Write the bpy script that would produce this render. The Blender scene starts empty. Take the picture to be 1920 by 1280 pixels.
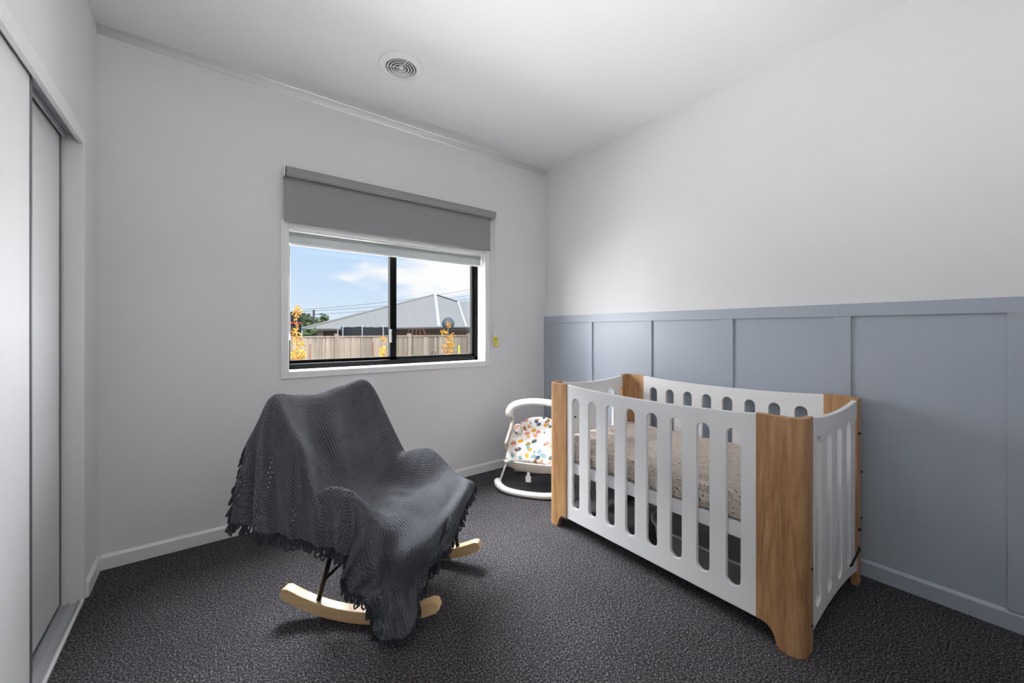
import bpy, bmesh, math, random
import numpy as np
from mathutils import Vector, Matrix
S = bpy.context.scene
C = S.collection
R = math.radians
PI = math.pi
random.seed(7)

# ------------------------------------------------------------------ camera
cam = bpy.data.objects.new('camera', bpy.data.cameras.new('camera'))
C.objects.link(cam)
cam.location = (0, 0, 1.19)
cam.rotation_euler = (R(90), 0, R(-37.36))
cam.data.sensor_width = 36
cam.data.lens = 14.0
cam.data.shift_y = -20 / 1920
cam.data.clip_start = 0.02
S.camera = cam

# ------------------------------------------------------------------ look
S.view_settings.view_transform = 'Standard'
S.view_settings.look = 'None'
S.view_settings.exposure = 0.0
S.view_settings.gamma = 1.0
S.view_settings.use_curve_mapping = False

def col(h):
    h = h.lstrip('#')
    v = [int(h[i:i + 2], 16) / 255 for i in (0, 2, 4)]
    return tuple(x / 12.92 if x <= .04045 else ((x + .055) / 1.055) ** 2.4 for x in v) + (1.0,)

# ------------------------------------------------------------------ sky
W = bpy.data.worlds.new('sky'); S.world = W; W.use_nodes = True
nt = W.node_tree; nt.nodes.clear()
def N(t, **k):
    n = nt.nodes.new(t)
    for a, b in k.items(): setattr(n, a, b)
    return n
out = N('ShaderNodeOutputWorld'); bg = N('ShaderNodeBackground'); tc = N('ShaderNodeTexCoord')
sep = N('ShaderNodeSeparateXYZ'); nt.links.new(tc.outputs['Generated'], sep.inputs[0])
rmp = N('ShaderNodeValToRGB'); nt.links.new(sep.outputs['Z'], rmp.inputs[0])
e = rmp.color_ramp.elements
e[0].position = 0.0; e[0].color = col('#dff0fb')
e[1].position = 0.5; e[1].color = col('#9cc6f5')
x = rmp.color_ramp.elements.new(0.09); x.color = col('#cfe4fb')
x = rmp.color_ramp.elements.new(0.22); x.color = col('#bcdafb')
mp = N('ShaderNodeMapping'); mp.inputs['Scale'].default_value = (1.0, 1.0, 2.6); mp.inputs['Location'].default_value = (0.55, 0.3, 0.12)
nt.links.new(tc.outputs['Generated'], mp.inputs[0])
nz = N('ShaderNodeTexNoise'); nz.inputs['Scale'].default_value = 3.2; nz.inputs['Detail'].default_value = 7; nz.inputs['Roughness'].default_value = .55
nt.links.new(mp.outputs[0], nz.inputs['Vector'])
cr = N('ShaderNodeValToRGB'); cr.color_ramp.elements[0].position = .50; cr.color_ramp.elements[1].position = .62
nt.links.new(nz.outputs['Fac'], cr.inputs[0])
mx = N('ShaderNodeMix', data_type='RGBA'); mx.inputs['B'].default_value = (1.0, 1.0, 1.0, 1)
nt.links.new(cr.outputs[0], mx.inputs['Factor']); nt.links.new(rmp.outputs[0], mx.inputs['A'])
nt.links.new(mx.outputs['Result'], bg.inputs[0]); nt.links.new(bg.outputs[0], out.inputs[0])
bg.inputs['Strength'].default_value = 1.0

# ------------------------------------------------------------------ lights
def lamp(name, kind, loc, target, energy, color=(1, 1, 1), **k):
    L = bpy.data.lights.new(name, kind); L.energy = energy; L.color = color
    for a, b in k.items(): setattr(L, a, b)
    o = bpy.data.objects.new(name, L); C.objects.link(o); o.location = loc
    o.rotation_euler = (Vector(target) - Vector(loc)).to_track_quat('-Z', 'Y').to_euler()
    return o
lamp('sun', 'SUN', (0, -8, 14), (2, 8, 0), 2.7, (1, .97, .92), angle=R(3))
WC = (1.13, 2.95, 1.42)
lamp('added_window_fill', 'AREA', (-4.0, 6.6, 2.2), WC, 1250, (.98, .99, 1), shape='RECTANGLE', size=6.0, size_y=4.5)  # three unseen lamps added outside to strengthen the light through the window
lamp('added_window_fill', 'AREA', (0.9, 5.6, 5.2), WC, 5200, (.98, .99, 1), shape='RECTANGLE', size=7.0, size_y=3.4)
lamp('added_window_fill', 'AREA', (7.0, 6.8, 2.2), WC, 1500, (.98, .99, 1), shape='RECTANGLE', size=5.0, size_y=4.5)
lamp('added_low_fill', 'AREA', (1.3, 5.2, -.70), (1.2, 3.6, 1.2), 750, (1, .99, .97), shape='RECTANGLE', size=6.0, size_y=2.6)  # unseen lamp added low outside to send light up to the ceiling
lamp('added_ceiling_fill', 'AREA', (.7, .15, 1.38), (.7, .02, 2.7), 16, (1, .995, .99), shape='DISK', size=.6)  # unseen lamp added for room fill, aimed up at the ceiling
lamp('soft_box', 'AREA', (.16, -.56, 1.5), (.5, 2.0, 1.3), 4.5, (1, .995, .99), shape='RECTANGLE', size=1.15, size_y=1.6)  # unseen fill lamp added before the rear wall, not a fixture of the room

# ------------------------------------------------------------------ materials
def mat(name, color='#808080', rough=.6, metal=0, spec=.5, **k):
    m = bpy.data.materials.new(name); m.use_nodes = True
    b = m.node_tree.nodes['Principled BSDF']
    b.inputs['Base Color'].default_value = col(color) if isinstance(color, str) else color
    b.inputs['Roughness'].default_value = rough; b.inputs['Metallic'].default_value = metal
    b.inputs['Specular IOR Level'].default_value = spec
    return m
def nodes(m): return m.node_tree, m.node_tree.nodes['Principled BSDF']
def add(t, ty, **k):
    n = t.nodes.new(ty)
    for a, b in k.items():
        if a in n.inputs: n.inputs[a].default_value = b
        else: setattr(n, a, b)
    return n
def coords(t, which='Object', scale=(1, 1, 1), rot=(0, 0, 0)):
    a = add(t, 'ShaderNodeTexCoord'); b = add(t, 'ShaderNodeMapping')
    b.inputs['Scale'].default_value = scale; b.inputs['Rotation'].default_value = rot
    t.links.new(a.outputs[which], b.inputs[0]); return b.outputs[0]
def ramp(t, src, stops):
    r = add(t, 'ShaderNodeValToRGB'); e = r.color_ramp.elements
    e[0].position, e[0].color = stops[0][0], col(stops[0][1]); e[1].position, e[1].color = stops[-1][0], col(stops[-1][1])
    for p, c in stops[1:-1]:
        x = e.new(p); x.color = col(c)
    t.links.new(src, r.inputs[0]); return r.outputs[0]
def bump(t, b, src, strength, dist=.002):
    n = add(t, 'ShaderNodeBump', Strength=strength, Distance=dist)
    t.links.new(src, n.inputs['Height']); t.links.new(n.outputs[0], b.inputs['Normal']); return n
def paint(name, c, rough=.55, sc=220, st=.06):
    m = mat(name, c, rough); t, b = nodes(m)
    n = add(t, 'ShaderNodeTexNoise', Scale=sc, Detail=3.0); t.links.new(coords(t), n.inputs['Vector'])
    bump(t, b, n.outputs['Fac'], st, .001)
    n2 = add(t, 'ShaderNodeTexNoise', Scale=1.7, Detail=2.0); t.links.new(coords(t), n2.inputs['Vector'])
    c0 = col(c); mxx = add(t, 'ShaderNodeMix', data_type='RGBA')
    mxx.inputs['A'].default_value = tuple(v * .975 for v in c0[:3]) + (1,); mxx.inputs['B'].default_value = c0
    t.links.new(n2.outputs['Fac'], mxx.inputs['Factor']); t.links.new(mxx.outputs['Result'], b.inputs['Base Color'])
    return m
M = {}
M['wall'] = paint('wall_paint', '#e6e6e7', .6)
M['ceiling'] = paint('ceiling_paint', '#f2f2f3', .7)
M['blue'] = paint('blue_grey_paint', '#abb3bf', .38, 120, .05)
M['white'] = paint('white_gloss_paint', '#efeff0', .35, 150, .03)
M['door'] = paint('door_laminate', '#e3e3e5', .5, 300, .04)
M['alu'] = mat('anodised_aluminium', '#b9bbbf', .45, .25)
M['darkalu'] = mat('grey_metal_edge', '#7e8084', .4, .7)
M['black'] = mat('black_powder_coat', '#08090a', .45, 0, .12)
M['blackm'] = mat('black_steel_rod', '#0b0b0c', .35, .3)
M['plastic'] = mat('white_plastic', '#ece9e6', .35)
M['clearp'] = mat('clear_bead_chain', '#d9dbdc', .25)
M['yellow'] = mat('yellow_tag', '#e3dc1e', .5)
M['tub'] = mat('light_grey_plastic', '#e6eaea', .45)
M['screw'] = mat('dark_screw', '#453c33', .35, .8)
# carpet
m = mat('charcoal_carpet', '#3a3a3f', .95, 0, .1); t, b = nodes(m); v_ = coords(t)
n1 = add(t, 'ShaderNodeTexNoise', Scale=150.0, Detail=3.0, Roughness=.8); t.links.new(v_, n1.inputs['Vector'])
n2 = add(t, 'ShaderNodeTexVoronoi', Scale=150.0); t.links.new(v_, n2.inputs['Vector'])
n3 = add(t, 'ShaderNodeTexNoise', Scale=3.0, Detail=3.0); t.links.new(v_, n3.inputs['Vector'])
c_ = ramp(t, n1.outputs['Fac'], [(.34, '#141316'), (.45, '#38363a'), (.55, '#5d5b5f'), (.66, '#aeabaf')])
mm = add(t, 'ShaderNodeMix', data_type='RGBA', blend_type='MULTIPLY'); mm.inputs['Factor'].default_value = .35
t.links.new(c_, mm.inputs['A']); t.links.new(ramp(t, n3.outputs['Fac'], [(.3, '#b8b8b8'), (.7, '#ffffff')]), mm.inputs['B'])
t.links.new(mm.outputs['Result'], b.inputs['Base Color'])
ad = add(t, 'ShaderNodeMath', operation='SUBTRACT'); t.links.new(n1.outputs['Fac'], ad.inputs[0]); t.links.new(n2.outputs['Distance'], ad.inputs[1])
bump(t, b, ad.outputs[0], .9, .006); M['carpet'] = m
# woods
def wood(name, stops, scale, axis='Z', rough=.45, dist=5.0):
    m = mat(name, stops[1][1], rough); t, b = nodes(m)
    sc = {'Z': (scale, scale, scale * .07), 'Y': (scale, scale * .07, scale), 'X': (scale * .07, scale, scale)}[axis]
    v = coords(t, 'Object', sc)
    w = add(t, 'ShaderNodeTexNoise', Scale=1.0, Detail=5.0, Roughness=.55, Distortion=dist); t.links.new(v, w.inputs['Vector'])
    f = add(t, 'ShaderNodeTexNoise', Scale=9.0, Detail=4.0); t.links.new(v, f.inputs['Vector'])
    a = add(t, 'ShaderNodeMix', data_type='FLOAT'); a.inputs[0].default_value = .35
    t.links.new(w.outputs['Fac'], a.inputs[2]); t.links.new(f.outputs['Fac'], a.inputs[3])
    t.links.new(ramp(t, a.outputs[0], stops), b.inputs['Base Color']); bump(t, b, f.outputs['Fac'], .12, .001)
    return m
M['pine'] = wood('honey_pine', [(.30, '#84603e'), (.44, '#a87c54'), (.58, '#c0966b'), (.75, '#cda67d')], 17, 'Z', .42, 1.6)
M['beech'] = wood('pale_beech', [(.3, '#c9a06a'), (.45, '#d8b381'), (.6, '#e2c093'), (.75, '#e8caa0')], 14, 'X', .35, .6)
M['paling'] = wood('weathered_paling', [(.28, '#665b50'), (.42, '#8c8073'), (.6, '#a4988b'), (.75, '#b9aea2')], 12, 'Z', .85, .8)
t, b = nodes(M['paling'])
oi = add(t, 'ShaderNodeObjectInfo'); src = b.inputs['Base Color'].links[0].from_socket
mr = add(t, 'ShaderNodeMapRange'); mr.inputs['To Min'].default_value = .62; mr.inputs['To Max'].default_value = 1.12
t.links.new(oi.outputs['Random'], mr.inputs['Value'])
hs = add(t, 'ShaderNodeHueSaturation'); t.links.new(src, hs.inputs['Color']); t.links.new(mr.outputs[0], hs.inputs['Value']); t.links.new(hs.outputs[0], b.inputs['Base Color'])
# roller blind fabrics
def fabric(name, c, sc=900, st=.15, transl=0):
    m = mat(name, c, .85, 0, .15); t, b = nodes(m)
    n = add(t, 'ShaderNodeTexNoise', Scale=float(sc), Detail=2.0); t.links.new(coords(t), n.inputs['Vector'])
    bump(t, b, n.outputs['Fac'], st, .0008)
    if transl:
        o = t.nodes['Material Output']; tr = add(t, 'ShaderNodeBsdfTranslucent'); tr.inputs[0].default_value = col(c)
        mi = add(t, 'ShaderNodeMixShader'); mi.inputs[0].default_value = transl
        t.links.new(b.outputs[0], mi.inputs[1]); t.links.new(tr.outputs[0], mi.inputs[2]); t.links.new(mi.outputs[0], o.inputs[0])
    return m
M['blind'] = fabric('grey_blockout_fabric', '#98999b')
M['sheer'] = fabric('sheer_sunscreen_fabric', '#c3c8c8', 900, .1, .3)
M['cream'] = fabric('cream_fabric', '#d9d0c4')
M['uphol'] = fabric('dark_upholstery', '#2b2c30', 400, .3)
M['net'] = fabric('black_netting', '#3c3d42', 500)
# glass
m = mat('window_glass', '#ffffff', .0); t, b = nodes(m); o = t.nodes['Material Output']
tr = add(t, 'ShaderNodeBsdfTransparent'); gl = add(t, 'ShaderNodeBsdfGlossy'); gl.inputs['Roughness'].default_value = .02
lw = add(t, 'ShaderNodeLayerWeight'); pw = add(t, 'ShaderNodeMath', operation='POWER'); pw.inputs[1].default_value = 5.0; t.links.new(lw.outputs['Facing'], pw.inputs[0])
fr = add(t, 'ShaderNodeMath', operation='MULTIPLY_ADD'); fr.inputs[1].default_value = .5; fr.inputs[2].default_value = .012; t.links.new(pw.outputs[0], fr.inputs[0]); mi = add(t, 'ShaderNodeMixShader')
t.links.new(fr.outputs[0], mi.inputs[0]); t.links.new(tr.outputs[0], mi.inputs[1]); t.links.new(gl.outputs[0], mi.inputs[2]); t.links.new(mi.outputs[0], o.inputs[0]); M['glass'] = m
# spotted cot sheet and floral pad
def spots(t, vec, base, layers):
    cur = None
    for (sc, rad, cols, rot, st, lo) in layers:
        mp = add(t, 'ShaderNodeMapping'); mp.inputs['Rotation'].default_value = rot; mp.inputs['Scale'].default_value = st; mp.inputs['Location'].default_value = lo
        t.links.new(vec, mp.inputs[0])
        vo = add(t, 'ShaderNodeTexVoronoi', Scale=float(sc)); vo.inputs['Randomness'].default_value = .75; t.links.new(mp.outputs[0], vo.inputs['Vector'])
        lt = add(t, 'ShaderNodeMath', operation='LESS_THAN'); lt.inputs[1].default_value = rad; t.links.new(vo.outputs['Distance'], lt.inputs[0])
        sx = add(t, 'ShaderNodeSeparateColor'); t.links.new(vo.outputs['Color'], sx.inputs[0])
        cr = add(t, 'ShaderNodeValToRGB'); cr.color_ramp.interpolation = 'CONSTANT'; e = cr.color_ramp.elements
        e[0].color = col(cols[0]); e[1].position = 1 / len(cols); e[1].color = col(cols[1 % len(cols)])
        for i in range(2, len(cols)): x = e.new(i / len(cols)); x.color = col(cols[i])
        t.links.new(sx.outputs[0], cr.inputs[0])
        mi = add(t, 'ShaderNodeMix', data_type='RGBA'); t.links.new(lt.outputs[0], mi.inputs['Factor']); t.links.new(cr.outputs[0], mi.inputs['B'])
        if cur is None: mi.inputs['A'].default_value = col(base)
        else: t.links.new(cur, mi.inputs['A'])
        cur = mi.outputs['Result']
    return cur
m = mat('speckled_cot_sheet', '#d9ccc0', .9, 0, .1); t, b = nodes(m)
vec = coords(t)
c_ = spots(t, vec, '#e3d6ca', [(36, .20, ['#a58d7d', '#8d97a0', '#c08a78', '#a8a489'], (.3, .2, .4), (1, 1.8, 1), (0, 0, 0)), (30, .15, ['#6f6a72', '#b97f6a', '#7f8a78'], (.1, .7, 1.1), (1.7, 1, 1), (.4, .2, .7)), (95, .2, ['#b8a090', '#a39a97'], (0, 0, .2), (1, 1, 1), (0, 0, 0))])
t.links.new(c_, b.inputs['Base Color'])
n = add(t, 'ShaderNodeTexNoise', Scale=26.0, Detail=5.0, Distortion=1.4); t.links.new(coords(t, 'Object', (1.6, .5, 1.6)), n.inputs['Vector']); bump(t, b, n.outputs['Fac'], 1.0, .03); M['sheet'] = m
m = mat('floral_leaf_fabric', '#efece9', .8, 0, .2); t, b = nodes(m)
vec = coords(t)
P1 = ['#8fb0b6', '#e0957c', '#d9a441', '#4d5d68', '#d98c86', '#9c8f52', '#b9d0d2']
c_ = spots(t, vec, '#f1eeec', [(11.5, .36, P1, (0, .6, .3), (1, 1.9, 2.1), (0, 0, 0)), (10.5, .30, ['#4f606b', '#e39f7d', '#e3b04b', '#87a9ae', '#a3774e'], (.2, -.7, .4), (2.0, 1.7, 1), (.3, .8, .2)), (48, .2, ['#dd8f86', '#8a7f5d', '#d6a65c', '#93b1b6'], (0, 0, 0), (1, 1, 1), (.2, 0, 0))])
t.links.new(c_, b.inputs['Base Color']); M['floral'] = m
# knitted throw: rows of stitches in metres along uv, with real lace holes
m = mat('charcoal_knit', '#2f3237', .93, 0, .12); t, b = nodes(m); o = t.nodes['Material Output']
uv = add(t, 'ShaderNodeUVMap'); sx = add(t, 'ShaderNodeSeparateXYZ'); t.links.new(uv.outputs[0], sx.inputs[0])
def mth(op, a, b_=None, c=None):
    n = add(t, 'ShaderNodeMath', operation=op)
    for i, q in enumerate((a, b_, c)):
        if q is None: continue
        if isinstance(q, (int, float)): n.inputs[i].default_value = q
        else: t.links.new(q, n.inputs[i])
    return n.outputs[0]
U_, V_ = sx.outputs['X'], sx.outputs['Y']
nzk = add(t, 'ShaderNodeTexNoise', Scale=7.0, Detail=2.0); t.links.new(uv.outputs[0], nzk.inputs['Vector'])
wob = mth('MULTIPLY', mth('SUBTRACT', nzk.outputs['Fac'], .5), .02)
Uw = mth('ADD', U_, wob); Vw = mth('ADD', V_, wob)
tri = mth('PINGPONG', mth('MULTIPLY', Uw, 2 * PI / .0135 / (2 * PI)), .5)
st1 = mth('ABSOLUTE', mth('SINE', mth('MULTIPLY', Uw, PI / .0125)))
st2 = mth('ABSOLUTE', mth('SINE', mth('ADD', mth('MULTIPLY', Vw, PI / .0105), mth('MULTIPLY', tri, 2.6))))
hgt = mth('MULTIPLY', mth('POWER', st1, .6), mth('POWER', st2, .6))
nf = add(t, 'ShaderNodeTexNoise', Scale=420.0, Detail=3.0); t.links.new(uv.outputs[0], nf.inputs['Vector'])
hgt2 = mth('ADD', hgt, mth('MULTIPLY', nf.outputs['Fac'], .5))
bump(t, b, hgt2, 1.0, .0075)
# lace line every 0.145 m along V: hole where |V mod p| small and U cell centre
cell = mth('ABSOLUTE', mth('SUBTRACT', mth('FRACT', mth('DIVIDE', Vw, .145)), .5))
line = mth('LESS_THAN', cell, .020)
ucell = mth('ABSOLUTE', mth('SUBTRACT', mth('FRACT', mth('DIVIDE', Uw, .0215)), .5))
hole = mth('MULTIPLY', line, mth('LESS_THAN', ucell, .13))
cell2 = mth('ABSOLUTE', mth('SUBTRACT', mth('FRACT', mth('ADD', mth('DIVIDE', Vw, .145), -.085)), .5))
hole2 = mth('MULTIPLY', mth('LESS_THAN', cell2, .020), mth('LESS_THAN', mth('ABSOLUTE', mth('SUBTRACT', mth('FRACT', mth('ADD', mth('DIVIDE', Uw, .0215), .5)), .5)), .13))
hole = mth('MAXIMUM', hole, hole2)
ck = add(t, 'ShaderNodeMix', data_type='RGBA'); ck.inputs['A'].default_value = col('#08090a'); ck.inputs['B'].default_value = col('#60636a')  # gaps between stitches darkened in the colour to strengthen the bump's shading
t.links.new(hgt, ck.inputs['Factor']); t.links.new(ck.outputs['Result'], b.inputs['Base Color'])
b.inputs['Sheen Weight'].default_value = .5; b.inputs['Sheen Roughness'].default_value = .45; b.inputs['Sheen Tint'].default_value = (.8, .85, .95, 1)
tr = add(t, 'ShaderNodeBsdfTransparent'); mi = add(t, 'ShaderNodeMixShader')
t.links.new(hole, mi.inputs[0]); t.links.new(b.outputs[0], mi.inputs[1]); t.links.new(tr.outputs[0], mi.inputs[2]); t.links.new(mi.outputs[0], o.inputs[0])
M['knit'] = m
M['yarn'] = fabric('charcoal_yarn', '#3a3d43', 700, .6)
# outdoors
M['roof'] = mat('grey_metal_roof', '#aeaba6', .8, 0, .1); t, b = nodes(M['roof'])
w_ = add(t, 'ShaderNodeTexWave', Scale=2.2); t.links.new(coords(t), w_.inputs['Vector']); bump(t, b, w_.outputs['Fac'], .25, .05)
M['flash'] = mat('white_ridge_capping', '#f2f2f4', .5)
M['fascia'] = mat('dark_gutter', '#5c5955', .5)
M['brickw'] = paint('brown_house_wall', '#75604f', .8, 20, .2)
M['pillar'] = paint('cream_render', '#c6b9a4', .8, 20, .1)
M['grass'] = mat('neutral_ground', '#9a9488', .95); t, b = nodes(M['grass'])  # unseen lawn greyed so the light it bounces indoors stays neutral
n = add(t, 'ShaderNodeTexNoise', Scale=6.0, Detail=6.0); t.links.new(coords(t), n.inputs['Vector']); t.links.new(ramp(t, n.outputs['Fac'], [(.3, '#8b867c'), (.7, '#aba69b')]), b.inputs['Base Color'])
M['leafy'] = mat('yellow_autumn_leaf', '#eab020', .7); t, b = nodes(M['leafy'])
g_ = add(t, 'ShaderNodeNewGeometry'); t.links.new(ramp(t, g_.outputs['Random Per Island'], [(0, '#b98a12'), (.35, '#ad7c18'), (.6, '#9c5a20'), (.8, '#938520'), (1, '#a56a38')]), b.inputs['Base Color'])
M['leafg'] = mat('green_leaf', '#5b7040', .7); t, b = nodes(M['leafg'])
g_ = add(t, 'ShaderNodeNewGeometry'); t.links.new(ramp(t, g_.outputs['Random Per Island'], [(0, '#48603a'), (.5, '#6d8052'), (1, '#8d9a70')]), b.inputs['Base Color'])
M['bark'] = mat('bark', '#6e5a49', .9)
M['stake'] = mat('brown_stake', '#7a5544', .8)
M['orange'] = mat('orange_pad', '#e0623a', .6)
M['steel'] = mat('galvanised_pole', '#c6ccd2', .4, .4)

# ------------------------------------------------------------------ builders
class MB:
    def __init__(s): s.v = []; s.f = []; s.uv = None
    def box(s, x0, x1, y0, y1, z0, z1):
        n = len(s.v); s.v += [(x, y, z) for z in (z0, z1) for y in (y0, y1) for x in (x0, x1)]
        s.f += [tuple(n + i for i in q) for q in ((0, 2, 3, 1), (4, 5, 7, 6), (0, 1, 5, 4), (2, 6, 7, 3), (0, 4, 6, 2), (1, 3, 7, 5))]; return s
    def quad(s, *p): n = len(s.v); s.v += [tuple(q) for q in p]; s.f.append(tuple(range(n, n + len(p)))); return s
    def prism(s, pts, vec):
        n = len(s.v); k = len(pts); vec = Vector(vec)
        s.v += [tuple(p) for p in pts] + [tuple(Vector(p) + vec) for p in pts]
        s.f.append(tuple(range(n + k - 1, n - 1, -1))); s.f.append(tuple(range(n + k, n + 2 * k)))
        for i in range(k): j = (i + 1) % k; s.f.append((n + i, n + j, n + k + j, n + k + i))
        return s
    def tube(s, path, r, seg=8, closed=False, flat=None):
        P = [Vector(p) for p in path]; k = len(P); n = len(s.v); up = Vector((0, 0, 1)); prev = None
        for i, p in enumerate(P):
            a = P[(i - 1) % k] if (closed or i) else p; b = P[(i + 1) % k] if (closed or i < k - 1) else p
            d = (b - a).normalized()
            if prev is None:
                h = up if abs(d.z) < .9 else Vector((1, 0, 0)); x = d.cross(h).normalized()
            else: x = (prev - d * prev.dot(d)).normalized()
            prev = x; y = d.cross(x); rr = r[i] if isinstance(r, (list, tuple)) else r
            for q in range(seg):
                c, w = math.cos(2 * PI * q / seg), math.sin(2 * PI * q / seg)
                s.v.append(tuple(p + (x * c + y * w * (flat or 1)) * rr))
        for i in range(k if closed else k - 1):
            for q in range(seg):
                a = n + i * seg + q; b = n + i * seg + (q + 1) % seg; j = ((i + 1) % k) * seg + n
                s.f.append((a, b, j + (q + 1) % seg, j + q))
        if not closed:
            s.f.append(tuple(n + q for q in range(seg - 1, -1, -1))); s.f.append(tuple(n + (k - 1) * seg + q for q in range(seg)))
        return s
    def lathe(s, prof, cx, cy, seg=48, cap=False):
        n = len(s.v); k = len(prof)
        for i in range(seg):
            a = 2 * PI * i / seg; s.v += [(cx + r * math.cos(a), cy + r * math.sin(a), z) for r, z in prof]
        for i in range(seg):
            for j in range(k - 1):
                a = n + i * k + j; b = n + ((i + 1) % seg) * k + j; s.f.append((a, b, b + 1, a + 1))
        return s
    def build(s, name, m, parent=None, smooth=False, bevel=0, segs=2):
        me = bpy.data.meshes.new(name); me.from_pydata(s.v, [], s.f)
        bm = bmesh.new(); bm.from_mesh(me)
        bmesh.ops.recalc_face_normals(bm, faces=bm.faces); bm.to_mesh(me); bm.free()
        me.materials.append(m); o = bpy.data.objects.new(name, me); C.objects.link(o)
        if smooth: me.shade_smooth()
        if bevel:
            q = o.modifiers.new('bevel', 'BEVEL'); q.width = bevel; q.segments = segs; q.limit_method = 'ANGLE'; q.angle_limit = R(40)
            if smooth is False: me.shade_smooth(); q.harden_normals = True
        if parent: o.parent = parent
        return o
def box(name, m, x0, x1, y0, y1, z0, z1, parent=None, bevel=0): return MB().box(x0, x1, y0, y1, z0, z1).build(name, m, parent, False, bevel)
def tag(o, label=None, cat=None, group=None, kind=None):
    if label: o['label'] = label
    if cat: o['category'] = cat
    if group: o['group'] = group
    if kind: o['kind'] = kind
    return o
def struct(o, label=None, cat=None): return tag(o, label, cat, None, 'structure')
def empty(name, loc=(0, 0, 0), rz=0):
    o = bpy.data.objects.new(name, None); C.objects.link(o); o.location = loc; o.rotation_euler = (0, 0, rz); o.empty_display_size = .1; return o

# ------------------------------------------------------------------ room (metres; window wall at y=2.821, crib wall at x=2.549)
XL, XR, YB, YN, HC = -.438, 2.549, 2.821, -.62, 2.70
WX0, WX1, WZ0, WZ1 = .398, 1.862, .935, 1.834        # window opening
WD = 3.05
struct(box('floor', M['carpet'], XL - .07, XR + .1, YN - .1, YB + .1, -.1, 0), 'charcoal speckled loop pile carpet covering the whole floor', 'floor')
struct(box('ceiling', M['ceiling'], XL - .9, XR + .25, YN - .2, YB + .25, HC, HC + .2), 'white painted flat ceiling', 'ceiling')
w = MB(); T = WD - YB
w.box(XL - .9, WX0, YB, WD, -.1, HC).box(WX1, XR + .25, YB, WD, -.1, HC).box(WX0, WX1, YB, WD, -.1, WZ0).box(WX0, WX1, YB, WD, WZ1, HC)
struct(w.build('wall_window', M['wall']), 'white painted wall around the window', 'wall')
struct(box('wall_right', M['wall'], XR, XR + .25, YN - .2, YB, -.1, HC), 'white wall above blue-grey panelling', 'wall')
struct(box('wall_near', M['wall'], XL - .9, XR, YN - .2, YN, -.1, HC), 'white wall behind the viewer', 'wall')
# left wall with wardrobe opening
OY = 2.535; OZ = 2.045
w = MB(); w.box(XL - .1, XL, OY + .012, YB, -.1, HC).box(XL - .1, XL, YN, OY + .012, OZ + .012, HC).box(XL - .9, XL - .1, YN, YB, HC - .02, HC)
struct(w.build('wall_left', M['wall']), 'white wall above and beside the sliding wardrobe', 'wall')
struct(box('wall_wardrobe_back', M['wall'], XL - .75, XL - .7, YN, YB, -.1, HC), 'white back of the wardrobe recess', 'wall')
struct(box('wall_wardrobe_side', M['wall'], XL - .7, XL - .1, OY + .02, OY + .07, -.1, HC), 'white side of the wardrobe recess', 'wall')
struct(box('floor_wardrobe', M['carpet'], XL - .7, XL - .07, YN, OY + .02, -.1, -.005), 'carpet inside the wardrobe recess', 'floor')
# skirting
def skirt(name, m, a, b, n, h=.072, th=.014, lab=''):
    a = Vector(a + (0,)); b = Vector(b + (0,)); n = Vector(n + (0,))
    pr = [a, a + n * th, a + n * th + Vector((0, 0, h - .012)), a + n * (th * .35) + Vector((0, 0, h)), a + Vector((0, 0, h))]
    return struct(MB().prism(pr, b - a).build(name, m), lab, 'skirting board')
skirt('baseboard_window', M['white'], (XL + .014, YB), (XR, YB), (0, -1), lab='white skirting board below the window')
skirt('baseboard_left', M['white'], (XL, OY + .03), (XL, YB), (1, 0), lab='short white skirting board beside the wardrobe')
skirt('baseboard_right', M['blue'], (XR, YN), (XR, YB - .014), (-1, 0), .078, .016, 'blue-grey skirting board under the panelling')
skirt('baseboard_near', M['white'], (XL, YN), (XR - .016, YN), (0, 1), lab='white skirting board behind the viewer')
# shallow cove at the window wall ceiling line
pr = [(XL, YB, HC - .034)] + [(XL, YB - .034 + .030 * math.cos(PI / 2 * i / 8), HC - .034 + .030 * math.sin(PI / 2 * i / 8)) for i in range(9)] + [(XL, YB - .034, HC), (XL, YB, HC)]
struct(MB().prism(pr, (XR - XL, 0, 0)).build('trim_1', M['ceiling'], None, True), 'small white cornice where window wall meets ceiling', 'cornice')
# panelling: a thing of its own, battens and rail are parts
WT = .012
pan = struct(empty('trim_2', (XR, 1.2, 0)), 'blue-grey board and batten panelling on the crib wall', 'wall panelling')
def child(o, p):
    o.parent = p; o.matrix_parent_inverse = Matrix.Translation(-Vector(p.location)); return o
FP = .004
def cbox(name, m, a, p, bevel=0): return child(box(name, m, *a, None, bevel), p)
RZ0, RZ1 = 1.262, 1.325
cbox('top_rail', M['blue'], (XR - WT - FP, XR, YN, YB, RZ0, RZ1), pan, .0015)
bat = [(2.754, 2.820), (2.224, 2.295), (1.666, 1.739), (1.108, 1.179), (.55, .617), (-.008, .063), (-.566, -.495)]
for y0, y1 in bat: cbox('batten', M['blue'], (XR - WT - FP, XR, y0, y1, .078, RZ0), pan, .0015)
for k in range(6): cbox('panel', M['blue'], (XR - FP, XR, bat[k + 1][1], bat[k][0], .078, RZ0), pan)
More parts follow.
